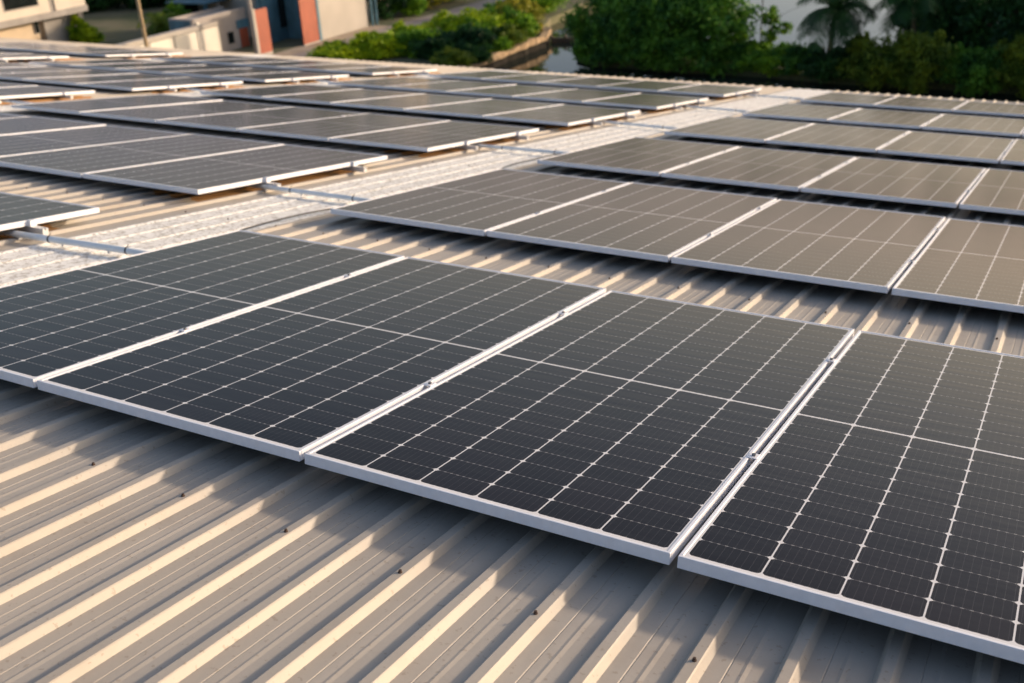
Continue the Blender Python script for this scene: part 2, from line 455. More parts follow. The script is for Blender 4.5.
rails = []
for bi, (nm, xs, sg, ncol, side, grp) in enumerate(BL):
    for r, y in enumerate(ROWY):
        vis = []; ox, oy = DXY.get((nm, r), (0, 0)); y = y + oy
        for k in range(ncol):
            x = xs + k * PITCH if sg > 0 else xs - PW - k * PITCH
            x += ox
            ps = [px(rw(x + a, y + b, 0).to_translation()) for a in (0, PW) for b in (0, PL)]
            ps = [p for p in ps if p]
            if not ps: continue
            if max(p[0] for p in ps) < -2 or min(p[0] for p in ps) > (1500 if nm == 'right' else 1024) or min(p[1] for p in ps) > 760 or max(p[1] for p in ps) < 0: 
                continue
            if bi == 0:
                lab = f'dark solar panel, {ORD[k]} {side}, {ROWW[r]} from the viewer'
            else:
                lab = f'dark solar panel, {ORD[k]} {side}, {ROWW[r]} from the viewer'
            place_panel(x, y, RDZ[r], lab, grp); vis.append((k, x)); npan += 1
        if vis:
            rails.append((bi, r, y, [v[0] for v in vis], [v[1] for v in vis]))

# rails under the panels, with clamps and feet as their parts
def rail_mesh(L):
    mb = MB(); h = 0.040; w_ = 0.038
    prof = [(-w_/2, -h), (w_/2, -h), (w_/2, 0), (0.006, 0), (0.006, -0.012), (-0.006, -0.012), (-0.006, 0), (-w_/2, 0)]
    n = len(prof)
    v = [(0, a, b) for a, b in prof] + [(L, a, b) for a, b in prof]
    f = [(i, (i + 1) % n, n + (i + 1) % n, n + i) for i in range(n)]
    f += [(7, 6, 5, 4, 3, 2, 1, 0), tuple(range(n, 2 * n))]
    mb.add(v, f); return mb
foot_mb = MB(); foot_mb.bbox(-0.02, 0.02, 0.0195, 0.025, -0.0225, 0.02, 0.001); foot_mb.bbox(-0.02, 0.02, 0.0195, 0.065, -0.0275, -0.0225, 0.001)
foot_mb.tube([(0, 0.045, -0.0225), (0, 0.045, -0.012)], 0.008, 6)
mid_mb = MB(); mid_mb.bbox(-0.015, 0.015, -0.02, 0.02, 0.0335, 0.0365, 0.001)
mid_bolt = MB(); mid_bolt.tube([(0, 0, 0.0366), (0, 0, 0.043)], 0.0065, 6)
end_mb = MB(); end_mb.bbox(0.001, 0.026, -0.022, 0.022, 0.0, 0.033, 0.001); end_mb.bbox(-0.009, 0.026, -0.022, 0.022, 0.0332, 0.036, 0.001)
P = {}
def part(key, name, mb_, mat, parent, mloc):
    if key not in P:
        o = mb_.build(name, mat); P[key] = o; o.parent = parent
    else:
        o = P[key].copy(); col.objects.link(o); o.parent = parent
    o.matrix_local = mloc
    return o
for bi, r, y, ks, xsn in rails:
    nm, xs, sg, ncol, side, grp = BL[bi]
    x_lo = min(xsn) - (0.13 if (sg > 0 and 0 in ks) or (sg < 0) else 0.02)
    x_hi = max(xsn) + PW + (0.10 + 0.04 * rnd.random() if (sg < 0 and 0 in ks) else 0.03)
    if sg > 0: x_lo = min(xsn) - 0.015
    for q, yo in enumerate((0.70, 1.78)):
        which = 'nearer' if q == 0 else 'farther'
        side2 = {0: 'right of the nearest white strip', 1: 'left of the nearest white strip', 2: 'left of the second white strip', 3: 'left of the farthest white strip'}[bi]
        t = thing('mounting_rail', f'{which} aluminium rail under the {ROWW[r]} of panels {side2}', 'rail', rw(x_lo, y + yo, -0.0335), 'aluminium rails under the panel rows')
        rail_mesh(x_hi - x_lo).build('rail_bar', M['rail'], t)
        for x in xsn[:-1]:
            gx = (x + PW + 0.01) if sg > 0 else (x - 0.01)
            c = part('mid', 'mid_clamp', mid_mb, M['frame'], t, Matrix.Translation((gx - x_lo, 0, 0)))
            part('midb', 'clamp_bolt', mid_bolt, M['bolt'], c, Matrix.Identity(4))
        if 0 in ks:
            if sg < 0:
                part('end', 'end_clamp', end_mb, M['frame'], t, Matrix.Translation((max(xsn) + PW - x_lo, 0, 0)))
        # feet on ribs
        x = x_hi - 0.22; 
        while x > x_lo:
            kk = kx(x + 0.014); xr = X0 + kk * RP - 0.014
            part('foot', 'rail_foot', foot_mb, M['dark_steel'], t, Matrix.Translation((xr - x_lo, 0, -0.024)))
            x -= 0.9

# ================================================================== CONDUITS ACROSS THE STRIPS
def conduit(xa, ya, xb, yb, z, r, label, nclip=4, nties=2, group='white conduits crossing the white strips'):
    t = thing('electrical_conduit', label, 'pipe', rw(xa, ya, z), group)
    L = Vector((xb - xa, yb - ya, 0)); mb = MB()
    mb.tube([Vector((0, 0, 0)), L * 0.33, L * 0.66, L], r, 14); o = mb.build('pipe', M['pvc'], t, smooth=True)
    for i in range(nties):
        f = (0.30 + 0.42 * i); p = L * f; d = L.normalized()
        mb = MB(); mb.tube([p - d * 0.004, p + d * 0.004], r + 0.003, 12)
        mb.tube([p + Vector((0, 0, r)), p + Vector((0.006, 0.004, r + 0.018))], 0.002, 5)
        mb.build('cable_tie', M['tie'], t)
    for i in range(nclip):
        f = (i + 0.5) / nclip
        mb = MB(); p = L * f
        mb.bbox(p.x - 0.006, p.x + 0.006, p.y - r * .6, p.y + r * .6, -(z - ZT) - 0.007, -r + 0.006, 0.001)
        mb.build('saddle', M['rail'], t)
    return t
cy = [(0, 1.66, 1.77), (1, 3.78, 3.80), (2, 6.98, 7.08), (3, 10.12, 10.02), (4, 13.2, 13.0), (5, 16.3, 16.2)]
for r, a, b in cy:
    conduit(-3.58, a, -2.25, b, ZT + 0.022, 0.017 if r else 0.019, f'white conduit crossing the nearest white strip at the {ROWW[r]}')
for r, a, b in cy[2:]:
    conduit(-10.45, a - .3, -9.1, b - .35, ZT + 0.024, 0.017, f'white conduit crossing the second white strip at the {ROWW[r]}')
# black cables
def cable(pts, label, r=0.006):
    pts = [RR @ Vector(p) for p in pts]
    o0 = pts[0]; 
    # smooth
    out = []
    for i in range(len(pts) - 1):
        p0 = pts[max(i - 1, 0)]; p1 = pts[i]; p2 = pts[i + 1]; p3 = pts[min(i + 2, len(pts) - 1)]
        for s_ in range(6):
            t = s_ / 6
            out.append(0.5 * ((2 * p1) + (-p0 + p2) * t + (2 * p0 - 5 * p1 + 4 * p2 - p3) * t * t + (-p0 + 3 * p1 - 3 * p2 + p3) * t ** 3) - o0)
    out.append(pts[-1] - o0)
    mb = MB(); mb.tube(out, r, 7)
    o = mb.build('power_cable', M['tie'], mw=Matrix.Translation(o0), smooth=True)
    tag(o, label, 'cable', 'black cables on the roof')
cable([(-2.32, 2.0, -0.06), (-2.50, 2.3, ZT + .008), (-2.57, 2.7, ZT + .008), (-2.585, 3.1, ZT + .008), (-2.55, 3.45, ZT + .008), (-2.42, 3.75, ZT + .02), (-2.2, 3.9, -0.06)],
      'thin black cable from the front row to the second row along the strip edge')
cable([(-2.3, 5.2, -0.06), (-2.50, 5.6, ZT + .008), (-2.59, 6.1, ZT + .008), (-2.6, 6.6, ZT + .008), (-2.58, 7.0, ZT + .008), (-2.3, 7.2, -0.06)],
      'thin black cable beside the second row panel, reaching the third row')
cable([(-17.6, 12.6, -0.05), (-17.2, 12.4, -0.10), (-16.9, 12.1, ZT + .01), (-16.4, 12.05, ZT + .02), (-15.7, 12.1, ZT + .02), (-14.6, 11.9, ZT + .02)],
      'sagging black cable on the farthest white strip', 0.014)

# ================================================================== GROUND, WATER
def poly(name, pts, z, mat, kind='structure', depth=0):
    mb = MB(); n = len(pts)
    mb.add([(x, y, z) for x, y in pts], [tuple(range(n))])
    if depth:
        mb.add([(x, y, z) for x, y in pts] + [(x, y, z - depth) for x, y in pts],
               [(i, i + n, (i + 1) % n + n, (i + 1) % n) for i in range(n)])
    o = mb.build(name, mat); tag(o, kind=kind); return o

def ground_mat(name, c1, c2, c3, sc1=0.25, bump=0.4):
    m, nt, b = newmat(name)
    tc = nt.nodes.new('ShaderNodeTexCoord')
    n = nt.nodes.new('ShaderNodeTexNoise'); n.inputs['Scale'].default_value = sc1; n.inputs['Detail'].default_value = 8
    n2 = nt.nodes.new('ShaderNodeTexNoise'); n2.inputs['Scale'].default_value = sc1 * 14; n2.inputs['Detail'].default_value = 6
    nt.links.new(tc.outputs['Object'], n.inputs[0]); nt.links.new(tc.outputs['Object'], n2.inputs[0])
    r = nt.nodes.new('ShaderNodeValToRGB'); r.color_ramp.elements[0].position = .38; r.color_ramp.elements[1].position = .62
    nt.links.new(n.outputs[0], r.inputs[0])
    r.color_ramp.elements[0].color = (*c1, 1); r.color_ramp.elements[1].color = (*c2, 1)
    c = mixc(nt, N(nt, 'MULTIPLY', N(nt, 'GREATER_THAN', n2.outputs[0], .55), .6), r.outputs[0], c3)
    nt.links.new(c, b.inputs['Base Color']); setp(b, Roughness=.95)
    bp = nt.nodes.new('ShaderNodeBump'); bp.inputs['Strength'].default_value = bump; bp.inputs['Distance'].default_value = .1
    nt.links.new(n2.outputs[0], bp.inputs['Height']); nt.links.new(bp.outputs[0], b.inputs['Normal'])
    return m
M['grass'] = ground_mat('dry_grass', (0.09, 0.11, 0.045), (0.19, 0.17, 0.10), (0.13, 0.12, 0.07))
M['spit'] = ground_mat('dark_bank_soil', (0.03, 0.045, 0.018), (0.06, 0.07, 0.03), (0.04, 0.04, 0.02))
M['dirt'] = ground_mat('pale_dirt', (0.36, 0.28, 0.20), (0.48, 0.39, 0.29), (0.30, 0.23, 0.17), 0.5, 0.3)
M['road'] = ground_mat('pale_road', (0.30, 0.25, 0.22), (0.38, 0.33, 0.29), (0.25, 0.21, 0.18), 0.6, 0.2)
M['bank'] = simple('masonry_bank', (0.36, 0.26, 0.16), .9, 0, .45, 2.5, bump=.6)

wm, nt, b = newmat('still_water')
setp(b, Roughness=0.02); b.inputs['Base Color'].default_value = (0.018, 0.026, 0.022, 1); b.inputs['IOR'].default_value = 1.33
tc = nt.nodes.new('ShaderNodeTexCoord'); n = nt.nodes.new('ShaderNodeTexNoise'); n.inputs['Scale'].default_value = 1.8; n.inputs['Detail'].default_value = 4
nt.links.new(tc.outputs['Object'], n.inputs[0]); bp = nt.nodes.new('ShaderNodeBump'); bp.inputs['Strength'].default_value = 0.05; bp.inputs['Distance'].default_value = 0.05
nt.links.new(n.outputs[0], bp.inputs['Height']); nt.links.new(bp.outputs[0], b.inputs['Normal'])
poly('water', [(-700, -200), (700, -200), (700, 1500), (-700, 1500)], -12.6, wm)
LAND = [(-600, -150), (120, -150), (120, 28), (-26, 28), (-32.9, 50), (-33.05, 57), (-32.95, 62), (-32.9, 66), (-33.8, 68.4), (-35.0, 70), (-36.2, 74), (-36.5, 80), (-38, 95), (-44, 106), (-120, 118), (-600, 150)]
poly('ground', LAND, -12.0, M['grass'], depth=1.5)
poly('bank_ground', [(-28.6, 62.5), (-26, 61.0), (-20, 60.6), (-15, 60.6), (-10, 60.0), (-4, 60.2), (3, 60.0), (12, 59.5), (90, 55), (90, 64), (14, 66.5), (-8, 66), (-14, 66.2), (-19, 67), (-24, 69), (-27, 75), (-30, 90), (-33.5, 100), (-33.2, 85), (-31.5, 73)], -12.25, M['spit'], depth=.8)
poly('yard_pavement', [(-49.2, 50), (-43.8, 50), (-43.8, 61), (-47.5, 68), (-49.2, 68)], -11.996, M['dirt'])
poly('yard_pavement', [(-53.2, 50), (-49.2, 50), (-49.2, 56.3), (-53.2, 56.3)], -11.996, M['dirt'])
poly('road', [(-47.6, 55), (-45.0, 55), (-44.6, 68), (-44.0, 75), (-42.8, 90), (-43, 120), (-46, 120), (-45.8, 90), (-46.6, 76), (-47.3, 68)], -11.992, M['road'])
# far shore
poly('far_shore', [(-600, 420), (-60, 480), (60, 560), (700, 520), (700, 1400), (-600, 1400)], -12.1, M['grass'], depth=.6)
# masonry bank wall of the channel
mb = MB(); mb2 = MB()
M['wet'] = simple('wet_dark_masonry', (0.035, 0.032, 0.028), .95, 0, .4, 2, spec=.05)
bank = [(-32.7, 52), (-32.9, 57), (-32.8, 62), (-32.7, 66), (-33.5, 68.2), (-34.9, 69.6)]
bk2 = []; gb_ = random.Random(12)
for i in range(len(bank) - 1):
    nseg = max(1, int(math.dist(bank[i], bank[i + 1]) / .7))
    for q_ in range(nseg):
        f_ = q_ / nseg
        bk2.append((bank[i][0] + (bank[i + 1][0] - bank[i][0]) * f_ + gb_.uniform(-.10, .10), bank[i][1] + (bank[i + 1][1] - bank[i][1]) * f_))
bank = bk2 + [bank[-1]]
for i in range(len(bank) - 1):
    (xa_, ya_), (xb_, yb_) = bank[i], bank[i + 1]
    d = Vector((xb_ - xa_, yb_ - ya_, 0)).normalized(); nn = Vector((d.y, -d.x, 0))
    a = Vector((xa_, ya_, 0)); b2 = Vector((xb_, yb_, 0))
    q = [a - nn * .35, b2 - nn * .35, b2 + nn * .15, a + nn * .15]
    mb.add([(p.x, p.y, -12.12) for p in q] + [(p.x, p.y, -11.78 + .07 * math.sin(p.y * 1.3) + .06 * math.sin(p.y * 7.1 + p.x * 3)) for p in q],
           [(3, 2, 1, 0), (4, 5, 6, 7), (0, 1, 5, 4), (1, 2, 6, 5), (2, 3, 7, 6), (3, 0, 4, 7)])
    q = [a - nn * .3, b2 - nn * .3, b2 + nn * .05, a + nn * .05]
    mb2.add([(p.x, p.y, -13.2) for p in q] + [(p.x, p.y, -12.121) for p in q],
           [(4, 5, 6, 7), (0, 1, 5, 4), (1, 2, 6, 5), (2, 3, 7, 6), (3, 0, 4, 7)])
rwall = thing('retaining_wall', 'sunlit tan masonry bank along the left side of the channel', 'wall', Matrix.Identity(4))
mb.build('cap', M['bank'], rwall); mb2.build('wet_base', M['wet'], rwall)

# ================================================================== VEGETATION
LM = {
    'dark': leaf_mat('foliage_dark', (0.022, 0.095, 0.020), (0.13, 0.30, 0.028), 0.9),
    'deep': leaf_mat('foliage_deep', (0.009, 0.042, 0.016), (0.040, 0.12, 0.024), 0.9),
    'green': leaf_mat('foliage_green', (0.06, 0.18, 0.016), (0.24, 0.42, 0.022)),
    'lime': leaf_mat('foliage_lime', (0.16, 0.30, 0.008), (0.50, 0.60, 0.014), 0.9),
    'olive': leaf_mat('foliage_olive', (0.04, 0.10, 0.014), (0.20, 0.26, 0.020), 0.9),
    'yellow': leaf_mat('foliage_yellow', (0.24, 0.26, 0.025), (0.50, 0.45, 0.05), 0.9),
}
M['bark'] = simple('bark', (0.12, 0.09, 0.065), .9, 0, .3, 4, bump=.5)
M['palmbark'] = simple('palm_bark', (0.20, 0.17, 0.11), .9, 0, .3, 4, stretch=(1, 1, 6), bump=.5)

def leaves(name, blobs, n, size, mat, parent, seed, clumps=26, hang=0.0):
    """many small leaf faces gathered in uneven clumps through the crown volume"""
    g = np.random.default_rng(seed)
    vol = np.array([b[3] * b[4] * b[5] for b in blobs]); vol = vol ** (2 / 3); vol /= vol.sum()
    B = np.array(blobs)
    ncl = max(clumps * len(blobs), 8)
    ci = g.choice(len(blobs), ncl, p=vol)
    d = g.normal(size=(ncl, 3)); d /= np.linalg.norm(d, axis=1)[:, None]
    rad = g.uniform(.45, 1.02, ncl) ** .6
    cc = B[ci, :3] + d * rad[:, None] * B[ci, 3:6]
    cr = g.uniform(.12, .30, ncl)[:, None] * B[ci, 3:6]
    li = g.integers(0, ncl, n)
    e = g.normal(size=(n, 3)) * .55
    c = cc[li] + e * cr[li]
    # filler in the core so the crown is not hollow
    m = n // 5; fi = g.choice(len(blobs), m, p=vol); dd = g.normal(size=(m, 3)); dd /= np.linalg.norm(dd, axis=1)[:, None]
    c[:m] = B[fi, :3] + dd * (g.uniform(0, .8, m)[:, None]) * B[fi, 3:6]
    nrm = g.normal(size=(n, 3)); nrm[:, 2] += .5; nrm /= np.linalg.norm(nrm, axis=1)[:, None]
    t = np.cross(nrm, g.normal(size=(n, 3))); t /= np.linalg.norm(t, axis=1)[:, None]
    t[:, 2] -= hang; b2 = np.cross(nrm, t)
    s = size * g.uniform(.55, 1.3, n)[:, None]
    v = np.empty((n, 4, 3))
    v[:, 0] = c - t * s; v[:, 1] = c + b2 * s * .42; v[:, 2] = c + t * s; v[:, 3] = c - b2 * s * .42
    me = bpy.data.meshes.new(name)
    me.vertices.add(4 * n); me.vertices.foreach_set('co', v.ravel())
    me.loops.add(4 * n); me.loops.foreach_set('vertex_index', np.arange(4 * n))
    me.polygons.add(n); me.polygons.foreach_set('loop_start', np.arange(0, 4 * n, 4)); me.polygons.foreach_set('loop_total', np.full(n, 4))
    me.update(calc_edges=True); me.materials.append(mat)
    o = bpy.data.objects.new(name, me); col.objects.link(o); o.parent = parent
    return o

def trunk(parent, h, r, limbs, seed, lean=(0, 0)):
    g = random.Random(seed); mb = MB()
    top = Vector((lean[0], lean[1], h))
    mb.tube([(0, 0, -.1), (lean[0] * .3 + g.uniform(-.1, .1), lean[1] * .3, h * .4), (lean[0] * .7, lean[1] * .7 + g.uniform(-.1, .1), h * .75), top], r, 8, r * .45)
    for i in range(limbs):
        a = 2 * math.pi * (i + g.random() * .6) / limbs; z = h * g.uniform(.4, .9); L = h * g.uniform(.35, .7)
        s = Vector((lean[0] * z / h, lean[1] * z / h, z))
        mb.tube([s, s + Vector((math.cos(a) * L * .5, math.sin(a) * L * .5, L * .35)), s + Vector((math.cos(a) * L, math.sin(a) * L, L * .55))], r * .45, 6, r * .12)
    return mb.build('trunk', M['bark'], parent)

def tree(name, cat, label, x, y, z, blobs, n, size, mat, seed, group=None, th=None, tr=.15, limbs=5, clumps=26):
    t = thing(name, label, cat, Matrix.Translation((x, y, z)), group)
    leaves('crown', blobs, n, size, LM[mat], t, seed, clumps)
    top = max(b[2] for b in blobs)
    trunk(t, th or top * .9, tr, limbs, seed)
    return t

# the big round tree on the bank
bb = [(0, 0, 2.5, 4.4, 3.2, 2.4), (-3.6, .2, 2.0, 2.6, 2.2, 2.0), (3.2, .3, 2.2, 2.5, 2.2, 2.1), (-1.4, .5, 3.9, 3.3, 2.6, 1.4), (1.8, .4, 3.8, 3.2, 2.5, 1.5),
      (-.4, -1.9, 1.1, 4.4, 1.4, 1.4), (-4.4, -.3, .9, 1.8, 1.5, 1.1), (2.9, -1.4, .9, 2.4, 1.3, 1.1), (3.6, 0, 3.4, 1.6, 1.6, 1.3)]
tree('broadleaf_tree', 'tree', 'huge round dark green tree on the channel bank behind the roof', -22.4, 61.8, -12.25, bb, 46000, .17, 'dark', 11, tr=.35, limbs=8, clumps=40)
# low shrubs along the spit between the big tree and the palm
sh = [(-17.0, 61.4, 1.5, 1.8, 'dark', 'low green shrub touching the right side of the big round tree'),
      (-15.4, 61.0, 1.5, 1.7, 'green', 'green shrub below the thin bright sapling on the bank'),
      (-13.5, 60.9, 1.7, 1.8, 'dark', 'green shrub just left of the coconut palm trunk'),
      (-11.9, 60.0, 1.7, 1.4, 'deep', 'dark low shrub hiding the foot of the coconut palm'),
      (-10.2, 61.0, 1.8, 1.7, 'deep', 'dark shrub just right of the coconut palm trunk')]
for i, (x, y, h, rx, mt, lab) in enumerate(sh):
    tree('bank_shrub', 'shrub', lab, x, y, -12.25, [(0, -.3, h * .40, rx, 1.3, h * .5), (-.7, .3, h * .7, rx * .5, .8, h * .35), (.6, -.2, h * .6, rx * .55, .9, h * .4)], 7000, .12, mt, 30 + i, 'shrubs along the bank', tr=.06, limbs=4)
for x, y, h, lab, sd_ in ((-15.5, 62.2, 3.6, 'thin bright green sapling standing against the grey lake, left of the palm', 41),
                          (-17.9, 62.4, 2.6, 'wispy small sapling between the big round tree and the bright sapling', 42)):
    tree('sapling', 'tree', lab, x, y, -12.25, [(0, 0, h * .82, .65, .6, h * .16), (.3, 0, h * .62, .7, .6, h * .14), (-.2, .1, h * .45, .5, .5, h * .12)], 2600, .12, 'green', sd_, 'saplings on the bank', th=h * .85, tr=.04, limbs=4, clumps=9)

def palm(label, x, y, z, h, fr_len, nf, mat, seed, name='coconut_palm', lean=(0.2, 0), droop=1.0, tr=.16, group=None):
    g = random.Random(seed)
    t = thing(name, label, 'palm', Matrix.Translation((x, y, z)), group)
    mb = MB(); top = Vector((lean[0], lean[1], h))
    mb.tube([(0, 0, -.1), (lean[0] * .2, lean[1] * .2, h * .35), (lean[0] * .55, lean[1] * .55, h * .7), top], tr * 1.3, 9, tr * .8)
    mb.build('trunk', M['palmbark'], t)
    vs, fs = [], []
    for i in range(nf):
        az = 2 * math.pi * i / nf * 2.4 + g.uniform(-.2, .2); el = g.uniform(-.35, 1.3); L = fr_len * g.uniform(.8, 1.1)
        p = top.copy(); d = Vector((math.cos(az) * math.cos(el), math.sin(az) * math.cos(el), math.sin(el))); pts = [p.copy()]; S = 14
        for s_ in range(S):
            p = p + d * (L / S); d = (d + Vector((0, 0, -.105 * droop * (1 + s_ * .06)))).normalized(); pts.append(p.copy())
        for s_ in range(1, S):
            a = pts[s_]; tdir = (pts[s_ + 1] - pts[s_ - 1]).normalized(); side = tdir.cross(Vector((0, 0, 1)))
            if side.length < .05: side = Vector((1, 0, 0))
            side.normalize(); ll = fr_len * .30 * math.sin(math.pi * min(.96, (s_ + 1.5) / (S + 2))) + .12
            for q in range(3):
                aa = a + tdir * (q - 1) * L / S * .33
                for sg in (-1, 1):
                    e = aa + side * sg * ll * .8 + tdir * ll * .45 + Vector((0, 0, -ll * g.uniform(.25, .55)))
                    wv = tdir * .020 * (fr_len / 2.5)
                    m_ = (aa + e) / 2 + Vector((0, 0, ll * .08)); k = len(vs)
                    vs += [aa - wv, aa + wv, m_ + wv * 1.2, m_ - wv * 1.2, e]; fs += [(k, k + 1, k + 2, k + 3), (k + 3, k + 2, k + 4)]
        k = len(vs)
        for s_ in range(S):
            a, b_ = pts[s_], pts[s_ + 1]; wz = Vector((0, 0, .03 * (1 - s_ / S) + .008)); k = len(vs)
            vs += [a - wz, a + wz, b_ + wz * .9, b_ - wz * .9]; fs += [(k, k + 1, k + 2, k + 3)]
    meshobj('crown', vs, fs, LM[mat], t)
    # two bare stalks hanging under the crown
    mb = MB()
    for a in (.4, 2.9):
        mb.tube([top, top + Vector((math.cos(a) * .3, -.3, -.5)), top + Vector((math.cos(a) * .65, -.4, -1.3))], .035, 5, .02)
    mb.build('flower_stalk', M['palmbark'], t)
    return t
palm('coconut palm with arching fronds standing on the bank against the grey lake', -11.7, 60.6, -12.25, 3.7, 2.9, 28, 'deep', 3, droop=1.0)
palm('taller dark coconut palm at the right whose fronds hang over the lake edge', -7.3, 62.5, -12.25, 4.2, 3.3, 22, 'deep', 8, lean=(-.4, 0), droop=1.2)

rt = [(-6.2, 64.2, 4.6, 2.7, 'deep', 'dark dense tree just behind the taller palm'),
      (-2.4, 63.0, 5.2, 3.2, 'deep', 'tall dark tree behind the olive bushes at the right'),
      (2.6, 63.6, 5.4, 3.4, 'dark', 'tall dark green tree at the right edge of the view'),
      (8.2, 63.0, 5.2, 3.6, 'deep', 'tall dark tree beyond the right edge of the view')]
for i, (x, y, h, rx, mt, lab) in enumerate(rt):
    tree('dense_tree', 'tree', lab, x, y, -12.25, [(0, 0, h * .55, rx, 2.6, h * .36), (-rx * .5, .2, h * .75, rx * .6, 2, h * .25), (rx * .5, 0, h * .72, rx * .6, 2, h * .27), (0, -.8, h * .2, rx * 1.1, 2.2, h * .27)],
         20000, .19, mt, 60 + i, 'dense trees at the right', tr=.3, limbs=7, clumps=30)
ob = [(-9.0, 59.6, 2.5, 1.5, 'olive', 'olive bush right of the coconut palm, at the water'), (-6.6, 59.5, 2.8, 1.8, 'olive', 'broad yellowish olive bush in front of the dark trees'),
      (-3.9, 59.6, 2.2, 1.6, 'dark', 'dim green bush between the olive bushes'), (-1.2, 59.7, 2.7, 1.7, 'olive', 'olive bush at the right edge of the view, at the water'), (2.0, 59.7, 2.4, 1.8, 'dark', 'dark bush at the far right of the bank')]
for i, (x, y, h, rx, mt, lab) in enumerate(ob):
    tree('bush', 'bush', lab, x, y, -12.25, [(0, -.2, h * .42, rx * 1.1, 1.3, h * .5), (-.8, .1, h * .65, rx * .5, .9, h * .36), (.7, 0, h * .62, rx * .55, .9, h * .38)], 8000, .12, mt, 80 + i, 'bushes at the right bank', tr=.06, limbs=4)

# green bushes on the left bank, between the road and the channel
gb = [(-43.0, 56.0, 1.0, 2.2, 'lime', 'low bright green bush nearest the loading yard'), (-41.2, 57.8, 1.5, 2.0, 'lime', 'bright green bush right of the yard, second along the road'),
      (-40.6, 61.0, 1.5, 2.0, 'lime', 'bright green bush beside the pale road, third from the yard'), (-38.6, 59.0, 1.7, 1.9, 'green', 'green bush in front of the roof edge, mid bank'),
      (-36.6, 58.6, 1.6, 2.0, 'deep', 'dark shaded bush at the roof edge left of the masonry bank'), (-39.0, 64.5, 1.7, 2.2, 'lime', 'bright yellowish green bush at the road, middle of the bank'),
      (-36.0, 63.2, 2.3, 2.4, 'lime', 'tall vivid green bush above the masonry bank'), (-33.8, 57.4, 1.0, 1.3, 'deep', 'dark low plants at the near end of the masonry bank'), (-34.6, 59.3, 1.9, 1.6, 'deep', 'dark low bush against the tan masonry bank'),
      (-33.9, 61.9, 1.6, 1.3, 'olive', 'small olive bush on top of the masonry bank'), (-34.2, 64.6, 2.1, 1.5, 'green', 'green bush behind the far half of the masonry bank'),
      (-37.6, 69.5, 1.7, 2.3, 'green', 'green bush at the far end of the left bank by the road'), (-35.2, 67.0, 2.6, 1.6, 'yellow', 'golden tipped bush at the corner of the channel'),
      (-38.8, 76.0, 2.3, 2.6, 'green', 'green bush beyond the channel corner, beside the road'),
      (-34.0, 55.6, 1.1, 1.3, 'olive', 'olive plants spilling over the near end of the masonry bank'), (-33.9, 60.2, 1.2, 1.2, 'green', 'small green bush leaning over the middle of the masonry bank'),
      (-33.7, 63.4, 1.1, 1.0, 'olive', 'small olive bush at the sunlit part of the masonry bank'), (-35.6, 61.5, 1.9, 1.6, 'green', 'rounded green bush behind the middle of the masonry bank')]
for i, (x, y, h, rx, mt, lab) in enumerate(gb):
    tree('bush', 'bush', lab, x, y, -12.0, [(0, 0, h * .42, rx * 1.1, rx * .9, h * .5), (-rx * .4, .3, h * .68, rx * .5, .9, h * .36), (rx * .45, -.2, h * .6, rx * .5, 1, h * .38), (0, -rx * .5, h * .3, rx * .8, .7, h * .3)],
         9000, .13, mt, 100 + i, 'bushes on the left bank', tr=.07, limbs=4)
# behind the road
bt = [(-49.6, 71.0, 4.2, 1.8, 'deep', 'dark tree at the corner of the grey warehouse'), (-48.8, 73.0, 1.8, 1.6, 'green', 'small green shrub at the bend of the pale road'),
      (-49.6, 76.5, 2.0, 2.4, 'yellow', 'yellow green shrub below the pale far wall'), (-49.0, 80.5, 3.0, 2.4, 'dark', 'dark green shrub left of the road, farthest'),
      (-48.6, 90.0, 3.6, 3.4, 'green', 'green mass of shrub at the top of the road'), (-37.5, 86.0, 3.8, 3.2, 'dark', 'dark tree beyond the left channel bank'), (-37.0, 96.0, 5.0, 4.0, 'green', 'olive green tree at the end of the channel')]
for i, (x, y, h, rx, mt, lab) in enumerate(bt):
    tree('roadside_tree', 'tree', lab, x, y, -12.0, [(0, 0, h * .5, rx, rx * .9, h * .48), (-rx * .4, 0, h * .75, rx * .55, 1, h * .3), (rx * .4, .2, h * .68, rx * .55, 1, h * .33)], 6500, .18, mt, 130 + i, 'trees and shrubs behind the road', tr=.12)
# left: yard tree, palm behind the pole, wood at the back
tree('garden_tree', 'tree', 'small bright green bushy tree in the yard beside the white house', -65.9, 54.4, -12.0, [(0, 0, 1.1, .95, .9, .85), (.5, 0, .8, .95, .8, .7), (-.2, 0, 1.9, .6, .5, .5), (-.5, 0, .8, .7, .7, .6)], 5200, .14, 'lime', 151, tr=.08)
palm('feathery palm behind the leaning wooden pole and white wall', -58.2, 54.6, -12.0, 1.9, 2.1, 24, 'olive', 21, name='feather_palm', tr=.12, droop=1.3)
tree('garden_tree', 'tree', 'dark leafy tree between the feathery palm and the grey shed', -58.9, 57.4, -12.0, [(0, 0, 1.7, 1.5, 1.2, 1.2), (1.0, 0, 1.3, 1.0, 1, 1.0)], 5200, .15, 'green', 152, tr=.1)
wd = [(-86, 67, 6.5), (-82.5, 70, 7.5), (-79, 72.5, 7), (-75.5, 74.5, 7.5), (-72, 76.5, 8), (-68, 79, 8), (-64, 81, 7), (-89, 63.5, 7)]
wl = ['far left', 'second from the left', 'third from the left', 'fourth from the left', 'fifth from the left', 'sixth from the left', 'rightmost', 'hidden behind the white house, leftmost']
